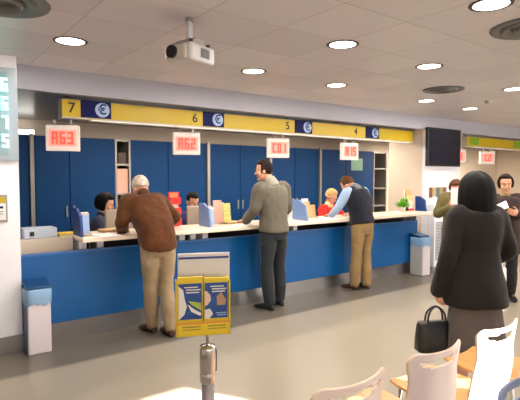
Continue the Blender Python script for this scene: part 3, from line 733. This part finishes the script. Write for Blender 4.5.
    if 'bob' in H:
        rings = []; n_ = 48
        for z, r0 in ((-.165, .098), (-.170, .118), (-.15, .130), (-.10, .137), (-.03, .137), (.04, .128), (.09, .108), (.125, .076), (.142, .04), (.146, .008)):
            r_ = []
            for i in range(n_):
                th = 2*PI*i/n_; c_, s_ = math.cos(th), math.sin(th)
                k = 1+.012*math.sin(13*th)+.008*math.sin(29*th+z*40); f_ = max(0, min(1, (s_-.45)/.3))*max(0, min(1, (.06-z)/.05))
                r_.append(HT @ V((c_*r0*k, (s_*r0*.98*k)*(1-.62*f_)-.012, z+.004*math.sin(5*th))))
            rings.append(r_)
    loft(bm, rings); obj('hair', bm, look['hair'], t, mods=lambda o: o.modifiers.new('s', 'SUBSURF') and None)
    # clothes
    if 'top' in look:
        c = look['top']; bm = bmesh.new(); torso(bm, c.get('grow', .02), c.get('hem'), flare=c.get('flare', 0))
        for k in 'LR':
            if c.get('sleeves', True): arm(bm, k, c.get('grow', .02)*.8, c.get('sl', .93), c.get('cuff', .004))
            else: tube(bm, [arms[k][0]+(nek-arms[k][0])*.5, arms[k][0]+(nek-arms[k][0])*.08], [.07*s, .072*s], 14, 1)
        tube(bm, [nek+V((0, -.01, -.05)), nek+V((0, 0, .0)), nek.lerp(hd, .18)], [.085*s, .072*s, .064*s], 16, 2)
        obj(c['name'], bm, c['m'], t, mods=fuse(c.get('vox', .011), c.get('sm', 6), c.get('disp', .02)))
        if 'collar' in c:
            bm = bmesh.new(); tube(bm, [nek+V((0, -.005, -.015)), nek.lerp(hd, .2)+V((0, -.005, 0))], [.082*s, .070*s], 18, 1); obj('collar', bm, c['collar'], t, smooth=True)
    if 'under' in look:
        c = look['under']; bm = bmesh.new(); torso(bm, .008, pel.z+.02)
        for k in 'LR': arm(bm, k, .017, .93, .004)
        obj(c['name'], bm, c['m'], t, mods=fuse(.011, 5, .018))
    if 'legs' in look:
        c = look['legs']; bm = bmesh.new(); 
        loft(bm, [ell_ring(pel+V((0, g('hemy', 0)*.3, dz)), hx, (0, 1, 0), a*s, b_*s, 24, 2.4) for dz, a, b_ in ((-.14, .14, .10), (-.06, .174, .125), (.0, .178, .126), (.06, .168, .122), (.11, .160, .118))])
        for k in 'LR': leg(bm, k, .016, c.get('end', .98), c.get('wide', .012))
        obj(c['name'], bm, c['m'], t, mods=fuse(.011, 5, .022))
    if 'skirt' in look:
        c = look['skirt']; bm = bmesh.new(); rings = []
        for f_ in range(9):
            u = f_/8; z = pel.z+.02+(c['hem']-pel.z-.02)*u; gr = -.005+(.02+c.get('flare', .05))*u
            rings.append([p+V((0, 0, 0))+(p-V((pel.x, pel.y, z))).normalized()*(.006*u*math.sin(i*PI*.5)) for i, p in enumerate(ell_ring((pel.x, pel.y, z), hx, (0, 1, 0), .165*s+gr, .118*s+gr, 32, 2.2))])
        loft(bm, rings); obj('skirt', bm, c['m'], t, smooth=True)
    for k in 'LR':
        an, to = legs[k][2], toe[k]; dv = (to-an); dv.z = 0; dv.normalize(); sdv = V((-dv.y, dv.x, 0)); bm = bmesh.new()
        hl = V((an.x, an.y, 0))-dv*.055; L = .285*s; zb = an.z-.08
        rings = []
        for u, w_, h_ in ((0, .022, .055), (.04, .032, .085), (.22, .036, .105), (.42, .040, .085), (.65, .047, .06), (.85, .044, .05), (.96, .030, .036), (1, .014, .022)):
            c = hl+dv*(L*u); rings.append([c+sdv*(w_*math.cos(a)*(1.0))+V((0, 0, zb+max(0, h_*(.5+.5*math.sin(a)*1.0) if True else 0))) for a in [2*PI*i/16 for i in range(16)]])
        loft(bm, rings); sh = obj('shoe', bm, look['shoe'], t, smooth=True)
    return t
def stand(s=1.0, lean=0, **kw):
    """a standing pose in metres, facing +Y"""
    P = dict(s=s, pelvis=(0, 0, .95*s), waist=(0, .01, 1.09*s), chest=(0, .01, 1.28*s), neck=(0, -.01, 1.475*s), head=(0, .03, 1.625*s),
             elL=(-.26*s, -.02, 1.15*s), wrL=(-.27*s, .10, .91*s), elR=(.26*s, -.02, 1.15*s), wrR=(.27*s, .10, .91*s),
             knL=(-.095, .02, .50*s), knR=(.095, .02, .50*s), anL=(-.095, -.02, .085), anR=(.095, -.02, .085))
    P.update(kw); return P
shoe_br = mat('brown_leather', (70, 40, 24), .4); shoe_bk = mat('black_leather', (20, 20, 22), .35)
white_hair = hairmat('white_hair', (186, 172, 158)); dark_hair = hairmat('dark_brown_hair', (34, 24, 20)); black_hair = hairmat('black_hair', (14, 12, 12)); brown_hair = hairmat('brown_hair', (82, 54, 34)); fair_hair = hairmat('fair_hair', (190, 150, 100))
khaki = cloth('khaki_cotton', (152, 132, 104)); 
# man in brown jacket leaning on counter
person('white-haired man in a brown jacket and khaki trousers leaning on the counter', (2.03, 4.39, 0), .05,
    stand(.97, pelvis=(0, .0, .93), waist=(0, .05, 1.06), chest=(0, .17, 1.22), neck=(-.01, .27, 1.385), head=(.0, .375, 1.46), look=(.1, -.45, 0), fat=1.1, shoulder=.19,
          elL=(-.27, .22, 1.12), wrL=(-.18, .42, 1.035), elR=(.32, .22, 1.14), wrR=(.17, .42, 1.035), hdL=(.4, 1, -.05), hdR=(-.4, 1, -.05), hemy=.0,
          anL=(-.02, .09, .085), anR=(.07, -.11, .085), knL=(-.055, .06, .48), knR=(.08, -.03, .48)),
    dict(hair=white_hair, hs=dict(low=-.35), top=dict(name='jacket', m=cloth('brown_suede', (78, 42, 14), .22), hem=.90, grow=.034, flare=.0, disp=.03, cuff=.012, collar=cloth('brown_collar', (72, 40, 14))),
         legs=dict(name='trousers', m=khaki, wide=.012), shoe=shoe_br))
# man in grey jacket
person('dark-haired man in a grey jacket and dark jeans at the counter, face turned left', (3.55, 4.45, 0), .10,
    stand(1.02, neck=(-.015, .02, 1.50), head=(-.075, .105, 1.652), look=(.80, -.10, 0), chest=(-.01, .02, 1.30), shoulder=.195,
          elL=(-.265, .06, 1.19), wrL=(-.19, .30, 1.045), elR=(.24, .02, 1.19), wrR=(.20, .27, 1.045), hdL=(.1, 1, -.05), hdR=(-.3, 1, -.1),
          anL=(-.10, -.03, .085), anR=(.13, .03, .085), knL=(-.10, .02, .5), knR=(.12, .03, .5)),
    dict(hair=dark_hair, hs=dict(low=-.75, line=.36), top=dict(name='jacket', m=cloth('grey_wool', (98, 92, 80)), hem=.93, grow=.03, disp=.022, collar=cloth('grey_collar', (150, 144, 132))),
         legs=dict(name='jeans', m=cloth('dark_denim', (40, 44, 48)), wide=.014), shoe=shoe_bk))
# man in navy vest
person('man in a dark navy vest, pale blue shirt and khaki trousers bent over the counter', (5.13, 4.46, 0), .0,
    stand(.97, waist=(0, .03, 1.06), chest=(0, .07, 1.24), neck=(-.01, .12, 1.42), head=(-.04, .25, 1.46), look=(.35, -.7, 0), shoulder=.185,
          elL=(-.30, .18, 1.15), wrL=(-.25, .36, 1.035), elR=(.29, .14, 1.14), wrR=(.18, .36, 1.035), hdL=(.2, 1, -.05), hdR=(-.4, 1, -.05), anL=(-.09, .06, .085), anR=(.09, 0, .085)),
    dict(hair=brown_hair, hs=dict(low=-.4), top=dict(name='vest', m=cloth('navy_quilt', (20, 22, 34)), hem=.92, grow=.034, sleeves=False, collar=cloth('grey_vest_collar', (120, 122, 126))),
         under=dict(name='shirt', m=cloth('pale_blue_shirt', (150, 172, 200))), legs=dict(name='trousers', m=cloth('olive_khaki', (142, 116, 76)), wide=.018), shoe=shoe_br))
# woman in black coat
person('woman with black bobbed hair in a black coat and grey skirt, seen from behind', (3.325, 1.82, 0), -.50,
    stand(.93, shoulder=.165, shz=-.085, chest=(0, .01, 1.20), waist=(0, .01, 1.03), pelvis=(0, 0, .90), neck=(0, -.0, 1.375), head=(0, .03, 1.475), look=(.15, -.05, 0), hs=.97, elL=(-.235, -.03, 1.02), wrL=(-.255, .05, .76), elR=(.255, -.0, 1.03), wrR=(.18, .18, .93),
          hdL=(0, .1, -1), pnL=(1, 0, 0), thL=(0, 1, 0), curlL=1.5, pnR=(-1, 0, 0), thR=(0, .3, 1)),
    dict(hair=black_hair, hs=dict(bob=1), top=dict(name='coat', m=cloth('black_wool', (26, 23, 23)), sl=1.06, hem=.645, grow=.032, flare=.045, disp=.016, cuff=.014, vox=.013, sm=16, collar=cloth('black_collar', (30, 28, 28))),
         skirt=dict(m=cloth('grey_brown_skirt', (92, 84, 82)), hem=.34, flare=.05), shoe=shoe_bk))
# her black handbag
hb = thing('handbag', 'black leather handbag hanging from the black-coated woman\'s left hand', 'handbag', (3.105, 2.0, -.03), -.50)
bm = bmesh.new(); loft(bm, [ell_ring((0, 0, z), (1, 0, 0), (0, 1, 0), a, b_, 24, 4.0) for z, a, b_ in ((.335, .135, .055), (.345, .147, .064), (.43, .145, .06), (.53, .138, .042), (.555, .132, .022))])
obj('bag_body', bm, mat('black_bag_leather', (20, 20, 22), .4, bump=.1), hb, smooth=True)
for dy in (-.02, .02):
    bm = bmesh.new(); tube(bm, [(-.07, dy, .54), (-.06, dy, .61), (-.02, dy*.4, .655), (.02, dy*.4, .655), (.06, dy, .61), (.07, dy, .54)], .0075, 8, 4); obj('handle', bm, m_black, hb, smooth=True)
# clerks (seated behind the counter)
def seated(x, y, rz, label, pose, look):
    P = stand(.97, pelvis=(0, -.02, .60), waist=(0, .0, .74), chest=(0, .03, .92), neck=(0, .04, 1.10), head=(0, .09, 1.245), elL=(-.27, .10, .84), wrL=(-.16, .30, .80), elR=(.27, .10, .84), wrR=(.16, .30, .80), hdL=(.3, 1, 0), hdR=(-.3, 1, 0),
              hipL=(-.09, 0, .57), hipR=(.09, 0, .57), knL=(-.11, .40, .55), knR=(.11, .40, .55), anL=(-.11, .36, .12), anR=(.11, .36, .12))
    P.update(pose)
    person(label, (x, y, 0), rz, P, look)
    c = thing('office_chair', 'dark office chair under '+label.split(' with')[0].split(' in ')[0].replace('seated ', 'the seated ')+' at x', 'office chair', (x, y, 0), rz)
    bm = bmesh.new()
    for k in range(5):
        a = 2*PI*k/5; tube(bm, [(0, 0, .07), (.27*math.cos(a), .27*math.sin(a), .045)], [.022, .016], 8, 1)
    obj('base', bm, m_black, c, smooth=True)
    bm = bmesh.new(); cyl(bm, (0, 0, .06), (0, 0, .40), .025); obj('column', bm, m_chrome, c)
    obj('seat', B((-.22, .22, -.22, .22, .40, .47)), m_dark, c, .02); obj('backrest', B((-.20, .20, -.27, -.22, .60, .98), (-.03, .03, -.26, -.22, .42, .62)), m_dark, c, .015)
    return c
o = seated(1.93, 5.85, PI-.9+1.9, 'seated clerk with dark curly hair, shown in profile behind the first counter', dict(look=(0, -.25, 0)),
   dict(hair=black_hair, hs=dict(vol=.024, low=-.6, drop=.015), top=dict(name='sweater', m=cloth('navy_knit', (36, 40, 66)), hem=.58), legs=dict(name='trousers', m=cloth('clerk_trousers', (40, 40, 48))), shoe=shoe_bk))
o['label'] = 'dark office chair under the curly-haired clerk'
o = seated(3.18, 5.85, PI, 'seated clerk with short dark hair looking down behind the pale blue divider', dict(look=(0, -.5, 0)),
   dict(hair=black_hair, hs=dict(low=-.3), top=dict(name='sweater', m=cloth('indigo_knit', (46, 42, 92)), hem=.58), legs=dict(name='trousers', m=cloth('clerk_trousers', (40, 40, 48))), shoe=shoe_bk))
o['label'] = 'dark office chair under the short-haired clerk'
o = seated(5.72, 5.75, PI+.15, 'seated clerk in red with fair hair, partly behind the vest-wearing man', dict(look=(0, -.5, 0), elL=(-.28, .14, .90), elR=(.28, .14, .90)),
   dict(hair=fair_hair, hs=dict(low=-.5, vol=.01), top=dict(name='red_jacket', m=cloth('red_knit', (196, 34, 26)), hem=.58, grow=.03, collar=cloth('cream_scarf', (226, 196, 150))), legs=dict(name='trousers', m=cloth('clerk_trousers', (40, 40, 48))), shoe=shoe_bk))
o['label'] = 'dark office chair under the clerk in red'
# woman with scarf at the right
person('woman with dark pinned hair, pale scarf and dark brown coat facing the camera', (6.20, 3.03, 0), 2.15,
    stand(.93, head=(0, .03, 1.475), neck=(0, -.01, 1.345), chest=(0, .01, 1.18), pelvis=(0, 0, .90), waist=(0, .01, 1.04), look=(.0, -.05, 0), elL=(-.27, -.02, 1.08), wrL=(-.12, .22, 1.12), elR=(.25, .03, 1.06), wrR=(.12, .17, .86), hdL=(.6, .5, .2), pnL=(0, -1, 0), thL=(0, .2, 1), hdR=(0, .1, -1), pnR=(-1, 0, 0), thR=(0, 1, 0), curlR=1.5),
    dict(hair=dark_hair, hs=dict(low=-.75, vol=.012, line=.5), top=dict(name='coat', m=cloth('dark_brown_wool', (58, 44, 42)), hem=.60, grow=.04, flare=.02, collar=cloth('pale_scarf', (176, 160, 120))), legs=dict(name='trousers', m=cloth('black_trousers', (30, 28, 32)), wide=.012), shoe=shoe_bk))
p = obj('paper_sheet', B((-.10, .10, -.002, .002, -.13, .13)), m_paper); p.location = (5.86, 2.93, 1.20); p.rotation_euler = (PI/2-.3, .5, 2.0); tag(p, 'white paper held at the scarf woman\'s chest', 'paper')
b = thing('shopping_bag', 'white shopping bag hanging from the scarf woman\'s hand', 'shopping bag', (5.97, 2.99, 0), 2.15)
bm = bmesh.new(); loft(bm, [ell_ring((0, 0, z), (1, 0, 0), (0, 1, 0), a, b_, 20, 4.0) for z, a, b_ in ((.16, .09, .04), (.17, .10, .05), (.32, .105, .045), (.44, .10, .02))]); obj('bag_body', bm, m_paper, b, smooth=True)
bm = bmesh.new(); tube(bm, [(-.06, 0, .43), (-.03, 0, .66), (.0, 0, .70), (.03, 0, .66), (.06, 0, .43)], .005, 8, 4); obj('handle', bm, m_paper, b, smooth=True)
person('person with brown hair in an olive coat, mostly hidden behind the black-coated woman', (6.62, 3.95, 0), 2.0,
    stand(.93, head=(0, .08, 1.40), neck=(0, .0, 1.335), chest=(0, .01, 1.17), look=(0, -.35, 0), elR=(.25, .08, 1.02), wrR=(.05, .24, 1.14), hdR=(-.3, .2, 1), pnR=(0, -1, 0), thR=(-1, 0, 0)),
    dict(hair=brown_hair, hs=dict(low=-.5, vol=.015), top=dict(name='coat', m=cloth('olive_wool', (104, 94, 56)), hem=.62, grow=.035, flare=.02), legs=dict(name='trousers', m=cloth('blue_denim', (44, 74, 140)), wide=.012), shoe=shoe_br))
p = obj('white_leaflet', B((-.045, .045, -.002, .002, -.12, .12)), m_paper); p.location = (6.36, 3.83, 1.30); p.rotation_euler = (.1, 0, -.9); tag(p, 'white leaflet held up before the olive-coated person\'s face', 'leaflet')

# ------------------------------------------------------------------ bake modifiers in one pass
bpy.context.view_layer.update()
dg = bpy.context.evaluated_depsgraph_get(); done = {}
for o, sm in BAKE:
    done[o.name] = (o, bpy.data.meshes.new_from_object(o.evaluated_get(dg)), sm)
for o, me, sm in done.values():
    old = o.data; users = [q for q in bpy.data.objects if q.data == old]
    me.name = old.name
    if sm: me.polygons.foreach_set('use_smooth', [True]*len(me.polygons))
    for q in users: q.modifiers.clear(); q.data = me

# ------------------------------------------------------------------ light and camera
def area(name, loc, rot, sx_, sy_, e, col):
    L = bpy.data.lights.new(name, 'AREA'); L.shape = 'RECTANGLE'; L.size = sx_; L.size_y = sy_; L.energy = e; L.color = col
    o = bpy.data.objects.new(name, L); COL.objects.link(o); o.location = loc; o.rotation_euler = rot; return o
area('rear_area_lamp', (8.8, YB+.03, 1.5), (PI/2, 0, PI), 4.4, 1.8, 330, (.86, .92, 1))  # area lamp before the solid wall, for daylight of inferred right rear windows
area('rear_area_lamp', (0.2, YB+.03, 1.6), (PI/2, 0, PI), 3.4, 1.6, 50, (.86, .92, 1))  # added fill lamp before the solid rear wall, no window there
S = bpy.data.lights.new('sun', 'SUN'); S.energy = 42; S.angle = .009; S.color = (1, .95, .88)
so = bpy.data.objects.new('sun', S); COL.objects.link(so)
el = math.atan(.515); d = V((-.51*math.cos(el), .86*math.cos(el), -math.sin(el)))
so.rotation_euler = d.to_track_quat('-Z', 'Y').to_euler(); so.location = (6, -6, 6)
w = bpy.data.worlds.new('sky'); sc.world = w; w.use_nodes = True
w.node_tree.nodes['Background'].inputs[0].default_value = (.62, .74, 1, 1); w.node_tree.nodes['Background'].inputs[1].default_value = 1.5
cam = bpy.data.cameras.new('camera'); co = bpy.data.objects.new('camera', cam); COL.objects.link(co)
cam.sensor_width = 36; cam.lens = 36*480/520; cam.clip_start = .05
pitch = math.radians(2.743); fw = V((.60044*math.cos(pitch), .79967*math.cos(pitch), -math.sin(pitch)))
co.location = (0, 0, HC); co.rotation_euler = fw.to_track_quat('-Z', 'Y').to_euler()
sc.camera = co
vs = sc.view_settings; vs.view_transform = 'Standard'; vs.look = 'None'; vs.gamma = 1; vs.use_curve_mapping = False; vs.exposure = .2
